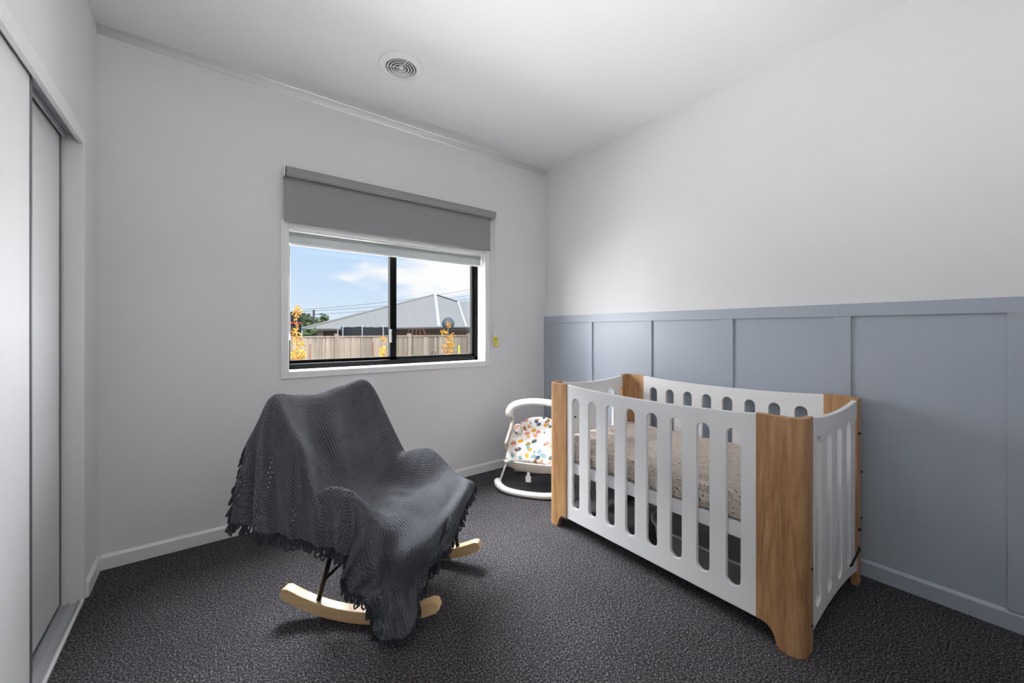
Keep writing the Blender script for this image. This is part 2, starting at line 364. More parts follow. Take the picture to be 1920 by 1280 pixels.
# ------------------------------------------------------------------ wardrobe
DX2, DX1 = XL - .058, XL - .022
arch = struct(empty('door_frame_1', (XL, OY, 0)), 'white wardrobe door frame around the sliding doors', 'door frame')
cbox('jamb', M['white'], (XL - .12, XL + .004, OY, OY + .03, 0, OZ + .03), arch, .002)
cbox('head', M['white'], (XL - .012, XL + .004, YN, OY, OZ - .035, OZ + .03), arch, .002)
hd = MB().box(XL - .12, XL - .012, YN, OY, OZ + .002, OZ + .03)
child(hd.build('head_lining', M['white']), arch)
trk = MB().box(XL - .095, XL - .091, YN, OY, OZ - .04, OZ).box(XL - .052, XL - .048, YN, OY, OZ - .032, OZ).box(XL - .016, XL - .012, YN, OY, OZ - .03, OZ).box(XL - .095, XL - .012, YN, OY, OZ - .003, OZ + .002)
tag(trk.build('door_track', M['alu']), 'aluminium top track of the wardrobe doors under the white head', 'track')
tr = empty('floor_track', (XL, 1, 0)); tag(tr, 'low aluminium floor track running under the wardrobe doors', 'track')
cbox('track_base', M['alu'], (XL - .095, XL - .004, YN, OY, 0, .006), tr)
for xx, h in ((XL - .095, .014), (XL - .062, .014), (XL - .044, .016), (XL - .014, .016)): cbox('rib', M['alu'], (xx, xx + .003, YN, OY, .006, h), tr)
cbox('cover_strip', M['white'], (XL - .004, XL + .005, YN, OY, 0, .012), tr, .001)
def sdoor(lab, x, y0, y1, zt):
    d = empty('sliding_door', (x, (y0 + y1) / 2, .014)); tag(d, lab, 'door', 'sliding wardrobe doors')
    cbox('panel', M['door'], (x - .010, x + .006, y0 + .008, y1 - .008, .017, zt - .01), d)
    for a, b_ in ((y0, y0 + .010), (y1 - .010, y1)): cbox('stile', M['darkalu'], (x - .014, x + .010, a, b_, .017, zt), d, .001)
    cbox('top_rail', M['darkalu'], (x - .014, x + .009, y0 + .01, y1 - .01, zt - .012, zt), d)
    cbox('bottom_rail', M['darkalu'], (x - .014, x + .008, y0 + .01, y1 - .01, .017, .024), d)
    return d
sdoor('white sliding door further back in the wardrobe, its far edge at the jamb', XL - .072, 1.05, OY - .004, OZ - .01)
sdoor('white sliding wardrobe door in front, at the left edge of the photo', XL - .030, YN + .3, 1.995, OZ - .008)

# ------------------------------------------------------------------ window
win = struct(empty('window_1', ((WX0 + WX1) / 2, YB, WZ0)), 'black-framed sliding window with white architrave looking over a fence', 'window')
AW = .042
for a in ((WX0 - AW, WX0, YB - .012, YB, WZ0 - AW, WZ1 + AW), (WX1, WX1 + AW, YB - .012, YB, WZ0 - AW, WZ1 + AW), (WX0, WX1, YB - .012, YB, WZ0 - AW, WZ0), (WX0, WX1, YB - .012, YB, WZ1, WZ1 + AW)):
    cbox('architrave', M['white'], a, win, .0015)
L_ = MB().box(WX0, WX0 + .004, YB - .006, 2.925, WZ0, WZ1).box(WX1 - .004, WX1, YB - .006, 2.925, WZ0, WZ1).box(WX0, WX1, YB - .006, 2.925, WZ0, WZ0 + .004).box(WX0, WX1, YB - .006, 2.925, WZ1 - .004, WZ1)
child(L_.build('reveal', M['white']), win)
FY = 2.928
f = MB(); fx0, fx1, fz0, fz1 = WX0 + .004, WX1 - .004, WZ0 + .004, WZ1 - .004
f.box(fx0, fx0 + .022, FY, FY + .08, fz0, fz1).box(fx1 - .028, fx1, FY, FY + .08, fz0, fz1).box(fx0, fx1, FY, FY + .08, fz0, fz0 + .034).box(fx0, fx1, FY, FY + .08, fz1 - .03, fz1)
child(f.build('window_frame', M['black'], None, False, .002), win)
MX = 1.118
def sash(x0, x1, y, lab, wl, wr):
    g = MB(); z0, z1 = fz0 + .034, fz1 - .03
    g.box(x0, x0 + wl, y, y + .026, z0, z1).box(x1 - wr, x1, y, y + .026, z0, z1).box(x0, x1, y, y + .026, z0, z0 + .022).box(x0, x1, y, y + .026, z1 - .02, z1)
    s = child(g.build('sash', M['black'], None, False, .0015), win)
    s['label'] = lab
    p = child(box('pane', M['glass'], x0 + wl - .004, x1 - wr + .004, y + .011, y + .015, z0 + .018, z1 - .016), win); p.parent = s; p.matrix_parent_inverse = Matrix.Identity(4)
sash(fx0 + .004, MX + .022, FY + .044, 'fixed black sash on the left', .012, .045)
sash(MX - .028, fx1 - .004, FY + .012, 'sliding black sash on the right', .05, .045)
q = cbox('latch', M['black'], (MX - .030, MX + .002, FY - .008, FY + .012, 1.10, 1.205), win, .004)
l2 = cbox('latch_plate', M['alu'], (MX - .038, MX - .022, FY - .014, FY - .002, 1.105, 1.20), win, .004); l2['label'] = 'white latch lever'
cb = MB().tube([(1.43, FY + .008, .985), (1.43, FY + .004, 1.02), (1.46, FY + .004, 1.02), (1.46, FY + .008, .985)], .003, 6); child(cb.build('pull_handle', M['black'], None, True), win)
# grey blockout blind outside the recess
bl = empty('roller_blind', (1.14, YB - .04, 2.17)); tag(bl, 'grey blockout roller blind partly lowered over the top of the window', 'blind')
BX0, BX1, BY = .372, 1.892, YB - .062
def roll(name, m, x0, x1, y, z, r, p, seg=28):
    return child(MB().tube([(x0, y, z), (x1, y, z)], r, seg).build(name, m, None, False, .001), p)
rl = roll('roll', M['blind'], BX0 + .004, BX1 + .022, BY - .008, 2.160, .030, bl); rl.data.shade_smooth()
cbox('fabric', M['blind'], (BX0, BX1, BY + .020, BY + .0215, 1.862, 2.165), bl)
cbox('hem_bar', M['blind'], (BX0, BX1, BY + .017, BY + .0245, 1.862, 1.872), bl, .002)
for xx in (BX0 - .008, BX1 + .026): cbox('bracket', M['plastic'], (xx, xx + .006, BY - .028, YB, 2.130, 2.192), bl, .002)
# sheer blind inside recess
sb = empty('sheer_blind', (1.13, 2.87, 1.82)); tag(sb, 'pale translucent sunscreen blind inside the window recess behind the grey blind', 'blind')
r2 = roll('roll', M['sheer'], WX0 + .02, WX1 - .02, 2.882, 1.805, .017, sb)
cbox('fabric', M['sheer'], (WX0 + .012, WX1 - .012, 2.866, 2.8668, 1.748, 1.822), sb)
cbox('hem_bar', M['white'], (WX0 + .012, WX1 - .006, 2.861, 2.872, 1.735, 1.752), sb, .003)
# bead chains
def chain(name, x, y, z0, z1, lab, d=.007):
    m_ = MB()
    for s_ in (-1, 1): m_.tube([(x + s_ * d, y, z0 + .006), (x + s_ * d, y, z1)], .0016, 6)
    m_.tube([(x - d, y, z0 + .006), (x - d * .6, y, z0), (x + d * .6, y, z0), (x + d, y, z0 + .006)], .0016, 6)
    z = z0 + .01
    while z < z1:
        for s_ in (-1, 1):
            n = len(m_.v); c = (x + s_ * d, y, z); r = .0028
            m_.v += [(c[0] + r, y, z), (c[0], y + r, z), (c[0] - r, y, z), (c[0], y - r, z), (c[0], y, z + r), (c[0], y, z - r)]
            for i in range(4): m_.f += [(n + i, n + (i + 1) % 4, n + 4), (n + (i + 1) % 4, n + i, n + 5)]
        z += .012
    o = m_.build(name, M['clearp'], None, True); tag(o, lab, 'cord'); return o
chain('bead_chain', 1.936, YB - .035, 1.17, 2.15, 'clear bead chain of the grey blind hanging on the right of the window')
chain('bead_chain', WX0 + .016, 2.895, 1.16, 1.80, 'thin bead chain inside the left side of the window recess', .004)
box('chain_clip', M['plastic'], WX0 + .008, WX0 + .022, 2.89, 2.905, 1.13, 1.175, None, .003); tag(bpy.data.objects['chain_clip'], 'small white clip holding the chain at the left window jamb', 'clip')
tg = empty('warning_tag', (1.945, YB - .03, 1.15)); tag(tg, 'small yellow safety tag hanging from the blind chain', 'tag')
for i in range(2):
    a = R(14); zc = 1.118 - i * .044; xc = 1.952 + i * .012
    pts = [(xc + dx * math.cos(a) - dz * math.sin(a) * -1, YB - .032, zc + dz * math.cos(a) - dx * math.sin(a)) for dx, dz in ((-.021, -.019), (.021, -.019), (.021, .019), (-.021, .019))]
    child(MB().prism(pts, (0, .0015, 0)).build('card', M['yellow']), tg)
# white house shape and marks printed on the tag
mk = MB()
for i, (dx, dz, w_, h_) in enumerate(((-.008, .008, .018, .003), (-.008, .001, .022, .003))):
    mk.box(1.952 + dx, 1.952 + dx + w_, YB - .0335, YB - .0325, 1.118 + dz, 1.118 + dz + h_)
child(mk.build('print', M['screw']), tg)
child(MB().prism([(1.958, YB - .0335, 1.064), (1.972, YB - .0335, 1.062), (1.973, YB - .0335, 1.074), (1.966, YB - .0335, 1.081), (1.959, YB - .0335, 1.076)], (0, .001, 0)).build('print', M['white']), tg)
child(MB().tube([(1.940, YB - .034, 1.172), (1.950, YB - .032, 1.138)], .005, 8).build('clip', M['plastic'], None, True), tg)

# ------------------------------------------------------------------ ceiling vent
vt = empty('ceiling_vent', (.876, 2.19, HC)); tag(vt, 'round white ceiling air vent with concentric rings above the window side', 'vent')
vx, vy = .876, 2.19
fl = MB().lathe([(.085, HC - .001), (.085, HC - .016), (.090, HC - .018), (.106, HC - .012), (.119, HC - .008), (.122, HC - .006), (.122, HC)], vx, vy, 64); child(fl.build('flange', M['white'], None, True), vt)
child(MB().lathe([(.0, HC - .002), (.087, HC - .002), (.088, HC - .010)], vx, vy, 48).build('throat', mat('vent_throat', '#77787a', .8), None, True), vt)
for r, dz in ((.074, 0), (.058, .002), (.042, .004), (.024, .006)):
    pf = [(r + .003, HC - .015 - dz * .5), (r + .001, HC - .018 - dz * .5), (r - .004, HC - .013 - dz * .5), (r - .003, HC - .011 - dz * .5)]
    child(MB().lathe(pf + pf[:1], vx, vy, 48).build('ring', M['white'], None, True), vt)
child(MB().lathe([(.0, HC - .019), (.010, HC - .018), (.014, HC - .014), (.014, HC - .004)], vx, vy, 32).build('centre_cap', M['white'], None, True), vt)
for a in (R(35), R(155), R(275)): child(MB().tube([(vx + .014 * math.cos(a), vy + .014 * math.sin(a), HC - .008), (vx + .088 * math.cos(a), vy + .088 * math.sin(a), HC - .008)], .0025, 6).build('spoke', M['white']), vt)

# ------------------------------------------------------------------ crib
KX0, KX1, KY0, KY1 = 1.690, 2.502, .497, 1.842
KT, PT = .868, .026
crib = empty('crib', ((KX0 + KX1) / 2, (KY0 + KY1) / 2, 0)); tag(crib, 'white slatted baby crib with honey pine corner posts beside the panelled wall', 'crib')
def post(cx, cy, sx, sy):
    # L shaped corner board; long leg along y, short leg along x; sx, sy point inwards
    LY, LX, rc = .158, .100, .050
    sta = []
    for i in range(9): sta.append((LY - (LY - rc) * i / 8, 'y'))
    pathO, pathI, zb = [], [], []
    for i in range(13):
        s_ = LY - (LY - rc) * i / 12; pathO.append((0, s_)); pathI.append((PT, s_))
        d = (s_ - .085) / (LY - .085); zb.append(0 if d <= 0 else .079 * math.sqrt(max(0, 1 - (1 - min(1, d * 1.35)) ** 2)))
    for i in range(1, 8):
        a = PI / 2 * i / 8; pathO.append((rc - rc * math.cos(a), rc - rc * math.sin(a)))
        r = rc - PT; pathI.append((rc - r * math.cos(a), rc - r * math.sin(a))); zb.append(0)
    for i in range(4):
        s_ = rc + (LX - rc) * i / 3; pathO.append((s_, 0)); pathI.append((s_, PT)); zb.append(0)
    m_ = MB(); k = len(pathO)
    for P_ in (pathO, pathI):
        for (a, b_), z in zip(P_, zb): m_.v.append((cx + sx * a, cy + sy * b_, z))
        for (a, b_), z in zip(P_, zb): m_.v.append((cx + sx * a, cy + sy * b_, KT + .004))
    for i in range(k - 1):
        m_.f += [(i, i + 1, k + i + 1, k + i), (2 * k + i, 2 * k + i + 1, 3 * k + i + 1, 3 * k + i), (i, i + 1, 2 * k + i + 1, 2 * k + i), (k + i, k + i + 1, 3 * k + i + 1, 3 * k + i)]
    for i in (0, k - 1): m_.f.append((i, k + i, 3 * k + i, 2 * k + i))
    return child(m_.build('corner_post', M['pine'], None, False, .003), crib)
for cx, cy, sx, sy in ((KX0, KY0, 1, 1), (KX0, KY1, 1, -1), (KX1, KY0, -1, 1), (KX1, KY1, -1, -1)): post(cx, cy, sx, sy)
def slot_panel(length, slots, zt, zb, sag, arch_, th):
    """panel in local xz plane, x 0..length, with stadium slots [(x0,x1,z0,z1)], rounded edges"""
    cu = bpy.data.curves.new('panel', 'CURVE'); cu.dimensions = '2D'; cu.fill_mode = 'BOTH'; cu.extrude = th / 2 - .002; cu.bevel_depth = .002; cu.bevel_resolution = 2
    def poly(pts):
        s_ = cu.splines.new('POLY'); s_.points.add(len(pts) - 1); s_.use_cyclic_u = True
        for p, (a, b_) in zip(s_.points, pts): p.co = (a, b_, 0, 1)
    n = 28; top = []; bot = []
    for i in range(n + 1):
        q = i / n; sh = 4 * q * (1 - q); top.append((length * q, zt - sag * sh ** .8)); bot.append((length * q, zb + arch_ * sh))
    poly(bot + top[::-1])
    for x0, x1, z0, z1 in slots:
        r = (x1 - x0) / 2; xc = (x0 + x1) / 2; pts = []
        for i in range(13): a = PI * i / 12; pts.append((xc + r * math.cos(a), z1 - r + r * math.sin(a)))
        for i in range(13): a = PI + PI * i / 12; pts.append((xc + r * math.cos(a), z0 + r + r * math.sin(a)))
        poly(pts)
    o = bpy.data.objects.new('tmp', cu); C.objects.link(o)
    bpy.context.view_layer.update(); dg = bpy.context.evaluated_depsgraph_get()
    me = bpy.data.meshes.new_from_object(o.evaluated_get(dg)); bpy.data.objects.remove(o)
    return me
py0, py1 = KY0 + .150, KY1 - .150
LS = [(c - .0305 - py0, c + .0305 - py0, .152, .796) for c in [.7417 + .1247 * i for i in range(8)]]
me_l = slot_panel(py1 - py0, LS, KT, .078, .020, 0, .020)
me_l.materials.clear(); me_l.materials.append(M['white'])
for x, lab in ((KX0 + .017, None), (KX1 - .017, None)):
    o = bpy.data.objects.new('side_panel', me_l); C.objects.link(o)
    o.matrix_world = Matrix(((0, 0, 1, x), (1, 0, 0, py0), (0, 1, 0, 0), (0, 0, 0, 1))); bpy.context.view_layer.update()
    mw = o.matrix_world.copy(); o.parent = crib; o.matrix_parent_inverse = Matrix.Translation(-Vector(crib.location)); o.matrix_world = mw
px0, px1 = KX0 + .092, KX1 - .072
ES = [(c - .034 - px0, c + .034 - px0, .134, .788) for c in [1.858 + .138 * i for i in range(5)]]
me_e = slot_panel(px1 - px0, ES, KT, .068, .024, .03, .020); me_e.materials.clear(); me_e.materials.append(M['white'])
for y in (KY0 + .013, KY1 - .013):
    o = bpy.data.objects.new('end_panel', me_e); C.objects.link(o)
    mw = Matrix(((1, 0, 0, px0), (0, 0, -1, y), (0, 1, 0, 0), (0, 0, 0, 1))); o.parent = crib; o.matrix_parent_inverse = Matrix.Translation(-Vector(crib.location)); bpy.context.view_layer.update(); o.matrix_world = mw
# base frame and screws
b1 = cbox('base_frame', M['white'], (KX0 + .030, KX1 - .030, KY0 + .030, KY1 - .030, .345, .408), crib, .003)
sc_ = [(KX0 + .083, KY0 - .001, .10), (KX0 + .083, KY0 - .001, .31), (KX1 - .03, KY0 - .001, .30), (KX1 - .03, KY0 - .001, .52), (KX0 + .030, KY0 + .1, .79)]
for i, (x, y, z) in enumerate(sc_[:4]):
    cs = MB().tube([(x, y - .002, z), (x, y + .006, z)], .0055, 12); child(cs.build('screw', M['screw'], None, False), crib)
for (x, y, z) in ((2.415, KY0 + .004, .71), (2.42, KY0 + .004, .26)):
    child(MB().tube([(x - .008, y - .004, z), (x + .010, y - .008, z)], .006, 8).build('bolt', M['screw']), crib)
child(MB().tube([(2.262, KY0 - .004, .147), (2.27, KY0 - .008, .153), (2.40, KY0 - .008, .178), (2.41, KY0 - .002, .182)], .0045, 8).build('metal_hook', M['blackm'], None, True), crib)
for z in (.68, .27): child(MB().tube([(KX0 + .028, 1.655, z), (KX0 + .040, 1.640, z)], .005, 8).build('bolt', M['screw']), crib)
# mattress: rounded soft slab
def soft_box(name, m, x0, x1, y0, y1, z0, z1, r, nx=28, ny=44, wr=.004, parent=None):
    bm = bmesh.new(); bmesh.ops.create_cube(bm, size=1)
    for v_ in bm.verts: v_.co = Vector(((x0 + x1) / 2 + v_.co.x * (x1 - x0), (y0 + y1) / 2 + v_.co.y * (y1 - y0), (z0 + z1) / 2 + v_.co.z * (z1 - z0)))
    bmesh.ops.bevel(bm, geom=bm.edges[:], offset=r, segments=4, affect='EDGES', profile=.6)
    bmesh.ops.subdivide_edges(bm, edges=[e_ for e_ in bm.edges if e_.calc_length() > .2], cuts=20, use_grid_fill=True)
    bmesh.ops.triangulate(bm, faces=[f_ for f_ in bm.faces if len(f_.verts) > 4])
    me = bpy.data.meshes.new(name); bm.normal_update()
    for v_ in bm.verts:
        q = math.sin(v_.co.y * 31 + v_.co.x * 9) * math.sin(v_.co.x * 27 - v_.co.y * 11) + .6 * math.sin(v_.co.y * 60 + v_.co.z * 70)
        v_.co += v_.normal * q * wr
    bm.to_mesh(me); bm.free(); me.materials.append(m); me.shade_smooth()
    o = bpy.data.objects.new(name, me); C.objects.link(o)
    if parent: o.parent = parent
    return o
ma = soft_box('crib_mattress', M['sheet'], KX0 + .034, KX1 - .034, KY0 + .034, KY1 - .034, .4085, .530, .035)
for v_ in ma.data.vertices:
    if v_.co.z < .425: v_.co.z = max(v_.co.z, .4085)
tag(ma, 'cream mattress in a speckled fitted sheet inside the crib', 'mattress')
# grey plastic bath under crib
tb = empty('baby_bath', (2.08, .95, 0)); tag(tb, 'shallow light grey plastic tub stored on the carpet under the crib', 'tub')
def rrect(cx, cy, hx, hy, r, z, n=8):
    P_ = []
    for (sx, sy, a0) in ((1, 1, 0), (-1, 1, PI / 2), (-1, -1, PI), (1, -1, 3 * PI / 2)):
        for i in range(n + 1): a = a0 + PI / 2 * i / n; P_.append((cx + sx * (hx - r) + r * math.cos(a), cy + sy * (hy - r) + r * math.sin(a), z))
    return P_
def shell(name, m, rings, parent, smooth=True, capend=True):
    s_ = MB(); k = len(rings[0])
    for r in rings: s_.v += r
    for i in range(len(rings) - 1):
        for j in range(k): s_.f.append((i * k + j, i * k + (j + 1) % k, (i + 1) * k + (j + 1) % k, (i + 1) * k + j))
    s_.f.append(tuple(range(k)));
    if capend: s_.f.append(tuple((len(rings) - 1) * k + j for j in range(k)))
    o = s_.build(name, m, None, smooth); return child(o, parent)
shell('body', M['tub'], [rrect(2.10, .95, .19, .30, .15, .0), rrect(2.10, .95, .215, .33, .17, .02), rrect(2.10, .95, .235, .345, .18, .155), rrect(2.10, .95, .25, .36, .19, .16), rrect(2.10, .95, .25, .36, .19, .167), rrect(2.10, .95, .232, .342, .18, .167), rrect(2.10, .95, .21, .325, .17, .03), rrect(2.10, .95, .17, .28, .14, .015)], tb)

# ------------------------------------------------------------------ baby rocker seat, partly behind the crib post
rk = empty('baby_rocker', (1.80, 2.19, 0), 0); tag(rk, 'white baby bouncer seat with leaf patterned pad, between the corner and the crib', 'baby seat')
sf = Vector((-.82, -.57, 0)).normalized(); sr = Vector((.57, -.82, 0)).normalized(); c0 = Vector((1.815, 2.185, 0))
def RK(r_, f_, z): return tuple(c0 + sr * r_ + sf * f_ + Vector((0, 0, z)))
def ribbon(path, w_, h_, n=None):
    """rounded-rectangular bar following a path; w_ across, h_ high"""
    return path
bar = []
for i in range(25):
    q = i / 24 * 2 - 1; bar.append(RK(q * .27, -.10 + .10 * (1 - q * q) ** .5 if abs(q) < 1 else -.10, .022 + .035 * abs(q) ** 5))
child(MB().tube(bar, [.024 + .004 * abs(i / 12 - 1) ** 2 for i in range(25)], 12, False, .85).build('front_foot', M['plastic'], None, True), rk)
bar2 = [RK(-.25 + .5 * i / 16, -.46 - .04 * math.sin(PI * i / 16), .022) for i in range(17)]
child(MB().tube(bar2, .016, 10).build('rear_foot', M['plastic'], None, True), rk)
for s_ in (-1, 1):
    child(MB().tube([RK(s_ * .255, -.10, .045), RK(s_ * .235, -.17, .14), RK(s_ * .215, -.22, .20)], .008, 8).build('strut', M['plastic'], None, True), rk)
    child(MB().tube([RK(s_ * .245, -.47, .03), RK(s_ * .225, -.38, .14), RK(s_ * .212, -.27, .21)], .012, 8).build('strut', M['plastic'], None, True), rk)
    child(MB().tube([RK(s_ * .212, -.20, .15), RK(s_ * .215, -.20, .20), RK(s_ * .222, -.26, .34), RK(s_ * .226, -.34, .50)], [.024, .024, .017, .014], 10).build('side_rail', M['plastic'], None, True), rk)
# hoop
hp = []
for i in range(33):
    a = PI * i / 32; hp.append(RK(-.245 * math.cos(a), -.30 - .02 * math.sin(a), .505 + .125 * math.sin(a) ** .6))
hm = MB().tube(hp, [.040 - .010 * math.sin(PI * i / 32) for i in range(33)], 14, False, .62); child(hm.build('hoop', M['plastic'], None, True), rk)
# padded seat: grid with thickness
def grid_mesh(name, m, fn, nu, nv, th, parent, uvs=None):
    s_ = MB()
    for i in range(nu + 1):
        for j in range(nv + 1): s_.v.append(fn(i / nu, j / nv))
    for i in range(nu):
        for j in range(nv): a = i * (nv + 1) + j; s_.f.append((a, a + 1, a + nv + 2, a + nv + 1))
    me = bpy.data.meshes.new(name); me.from_pydata(s_.v, [], s_.f); me.materials.append(m); me.shade_smooth()
    o = bpy.data.objects.new(name, me); C.objects.link(o)
    if th:
        q = o.modifiers.new('thick', 'SOLIDIFY'); q.thickness = th; q.offset = 0
    if parent: child(o, parent)
    return o
def padf(a, b_):
    q = 2 * b_ - 1; hw = .195 + .015 * math.sin(PI * a) - .05 * max(0, a - .75) ** 1.2 * 4 * abs(q) ** 0
    z = .205 + .275 * a; f_ = -.12 - .26 * a
    roll_ = .055 * abs(q) ** 3
    z += -.05 * abs(q) ** 4 * max(0, a - .6) * 2
    return RK(q * hw, f_ - .05 * (1 - q * q) + .02 + roll_ * .6, z + .008 * math.sin(9 * a) * (1 - abs(q)))
child(grid_mesh('seat_pad', M['floral'], padf, 24, 24, .028, None), rk)
def sidef(a, b_): return RK(-.205 - .02 * math.sin(PI * b_), -.16 - .2 * a + .05 * b_, .25 + .17 * a + .09 * b_ * (1 - a * .3))
child(grid_mesh('side_wing', M['cream'], sidef, 10, 8, .02, None), rk)
def sider(a, b_): return RK(.205 + .02 * math.sin(PI * b_), -.16 - .2 * a + .05 * b_, .25 + .17 * a + .09 * b_ * (1 - a * .3))
child(grid_mesh('side_wing', M['cream'], sider, 10, 8, .02, None), rk)
def lipf(a, b_):
    q = 2 * b_ - 1; k = math.sqrt(max(0, 1 - q * q * .98))
    return RK(q * .225, -.10 - .02 * (1 - k) - .06 * (1 - a) * 0 - .10 * a * k, .205 - .075 * math.sin(PI * a * .9) * k)
fpn = grid_mesh('front_panel', M['cream'], lipf, 10, 24, .010, None); child(fpn, rk)
def sub(o, p): o.parent = p; o.matrix_parent_inverse = Matrix.Identity(4); return o
sub(MB().tube([RK(-.225 + .45 * i / 20, -.10 - .02 * (1 - math.sqrt(max(0, 1 - ((i - 10) / 10) ** 2 * .98))), .207) for i in range(21)], .007, 8).build('piping', M['plastic'], None, True), fpn)
cbv = Vector(RK(-.03, -.11, .0))
sub(MB().prism([RK(-.045, -.10, .075), RK(-.008, -.10, .075), RK(-.006, -.10, .118), RK(-.014, -.10, .118), RK(-.016, -.10, .145), RK(-.036, -.10, .145), RK(-.038, -.10, .118), RK(-.047, -.10, .118)], sf * .012).build('buckle', M['plastic'], None, False, .002), fpn)
# fabric mouse-ear toy
ear = []
for r, y in ((.040, 0), (.034, .008), (.030, .004)): ear.append([tuple(Vector(RK(-.15 + r * math.cos(2 * PI * i / 20), -.25, .415 + r * 1.15 * math.sin(2 * PI * i / 20))) + sf * y) for i in range(20)])
shell('ear_rim', M['cream'], ear, rk)
shell('ear_centre', M['floral'], [[tuple(Vector(RK(-.15 + r * math.cos(2 * PI * i / 20), -.25, .415 + r * 1.15 * math.sin(2 * PI * i / 20))) + sf * y) for i in range(20)] for r, y in ((.029, .004), (.026, .010))], rk)

# ------------------------------------------------------------------ rocking chair (local axes: x forward, y to the chair's left) and the throw over it
CH0 = (.671, 1.826, 0); CHR = R(-44)
NET = [[(-0.441,-0.4,0.471),(-0.419,-0.4,0.563),(-0.411,-0.38,0.678),(-0.401,-0.36,0.772),(-0.39,-0.2,0.76),(-0.38,0.0,0.74),(-0.37,0.2,0.74),(-0.34,0.33,0.72),(-0.3,0.37,0.55),(-0.28,0.38,0.4)],[(-0.369,-0.42,0.459),(-0.364,-0.41,0.57),(-0.363,-0.39,0.714),(-0.353,-0.37,0.852),(-0.385,-0.2,0.87),(-0.37,0.0,0.86),(-0.35,0.2,0.86),(-0.31,0.345,0.84),(-0.28,0.375,0.6),(-0.25,0.385,0.38)],[(-0.287,-0.42,0.444),(-0.29,-0.41,0.574),(-0.306,-0.39,0.726),(-0.316,-0.355,0.928),(-0.33,-0.175,0.904),(-0.31,-0.03,0.885),(-0.285,0.138,0.908),(-0.246,0.3,0.906),(-0.22,0.375,0.65),(-0.2,0.385,0.37)],[(-0.22,-0.415,0.437),(-0.217,-0.405,0.555),(-0.225,-0.385,0.687),(-0.246,-0.35,0.829),(-0.28,-0.194,0.781),(-0.24,-0.059,0.762),(-0.23,0.153,0.74),(-0.193,0.325,0.786),(-0.16,0.37,0.6),(-0.15,0.385,0.36)],[(-0.152,-0.415,0.422),(-0.152,-0.4,0.517),(-0.165,-0.375,0.616),(-0.184,-0.35,0.718),(-0.22,-0.185,0.644),(-0.18,-0.073,0.634),(-0.17,0.136,0.597),(-0.146,0.33,0.65),(-0.1,0.37,0.54),(-0.1,0.385,0.35)],[(-0.082,-0.41,0.404),(-0.085,-0.4,0.471),(-0.105,-0.375,0.528),(-0.15,-0.345,0.566),(-0.15,-0.22,0.5),(-0.14,-0.02,0.47),(-0.14,0.18,0.47),(-0.095,0.325,0.521),(-0.04,0.375,0.47),(-0.04,0.385,0.34)],[(-0.027,-0.405,0.389),(-0.016,-0.4,0.455),(-0.021,-0.38,0.515),(-0.082,-0.335,0.588),(-0.05,-0.235,0.45),(-0.06,-0.02,0.4),(-0.05,0.18,0.4),(-0.003,0.325,0.539),(0.04,0.375,0.46),(0.04,0.385,0.34)],[(0.011,-0.4,0.365),(0.033,-0.395,0.423),(0.039,-0.375,0.476),(0.011,-0.33,0.563),(0.04,-0.225,0.44),(0.014,0.035,0.405),(0.12,0.144,0.405),(0.098,0.32,0.541),(0.12,0.365,0.45),(0.13,0.38,0.35)],[(0.001,-0.4,0.3),(0.033,-0.395,0.358),(0.064,-0.375,0.418),(0.073,-0.32,0.456),(0.104,-0.203,0.415),(0.163,-0.086,0.415),(0.21,0.116,0.42),(0.186,0.325,0.447),(0.255,0.33,0.402),(0.333,0.31,0.381)],[(0.008,-0.395,0.264),(0.047,-0.39,0.297),(0.093,-0.37,0.338),(0.113,-0.31,0.367),(0.196,-0.265,0.39),(0.244,-0.148,0.39),(0.28,0.012,0.39),(0.294,0.177,0.4),(0.315,0.24,0.39),(0.331,0.28,0.333)],[(0.044,-0.385,0.225),(0.077,-0.38,0.244),(0.109,-0.36,0.253),(0.135,-0.31,0.265),(0.24,-0.378,0.362),(0.28,-0.288,0.376),(0.31,-0.152,0.395),(0.34,-0.073,0.43),(0.34,0.023,0.388),(0.34,0.097,0.349)],[(0.092,-0.38,0.19),(0.112,-0.375,0.194),(0.14,-0.36,0.186),(0.169,-0.33,0.189),(0.201,-0.26,0.208),(0.27,-0.259,0.29),(0.3,-0.179,0.32),(0.33,-0.165,0.381),(0.33,-0.081,0.351),(0.33,-0.007,0.321)],[(0.102,-0.375,0.114),(0.128,-0.37,0.107),(0.157,-0.36,0.102),(0.192,-0.345,0.11),(0.22,-0.3,0.142),(0.235,-0.22,0.186),(0.29,-0.24,0.287),(0.31,-0.19,0.311),(0.31,-0.111,0.285),(0.31,-0.052,0.265)],[(0.106,-0.375,0.065),(0.137,-0.37,0.052),(0.173,-0.365,0.044),(0.221,-0.355,0.056),(0.249,-0.32,0.097),(0.249,-0.26,0.159),(0.255,-0.18,0.2),(0.29,-0.184,0.255),(0.3,-0.157,0.263),(0.3,-0.109,0.248)]]
def catmull(P, t):
    n = len(P) - 1; t = min(max(t, 0), n - 1e-9); i = int(t); f_ = t - i
    p = [P[max(0, min(n, k))] for k in (i - 1, i, i + 1, i + 2)]
    return .5 * (2 * p[1] + (p[2] - p[0]) * f_ + (2 * p[0] - 5 * p[1] + 4 * p[2] - p[3]) * f_ ** 2 + (3 * p[1] - p[0] - 3 * p[2] + p[3]) * f_ ** 3)
NA = np.array(NET, float)
NR, NCc = NA.shape[:2]
def resample(A, nu, nv):
    B = np.array([[catmull(A[:, j], (NR - 1) * i / nu) for j in range(A.shape[1])] for i in range(nu + 1)])
    return np.array([[catmull(B[i], (A.shape[1] - 1) * j / nv) for j in range(nv + 1)] for i in range(nu + 1)])
GU, GV = 182, 144
G = resample(NA, GU, GV)
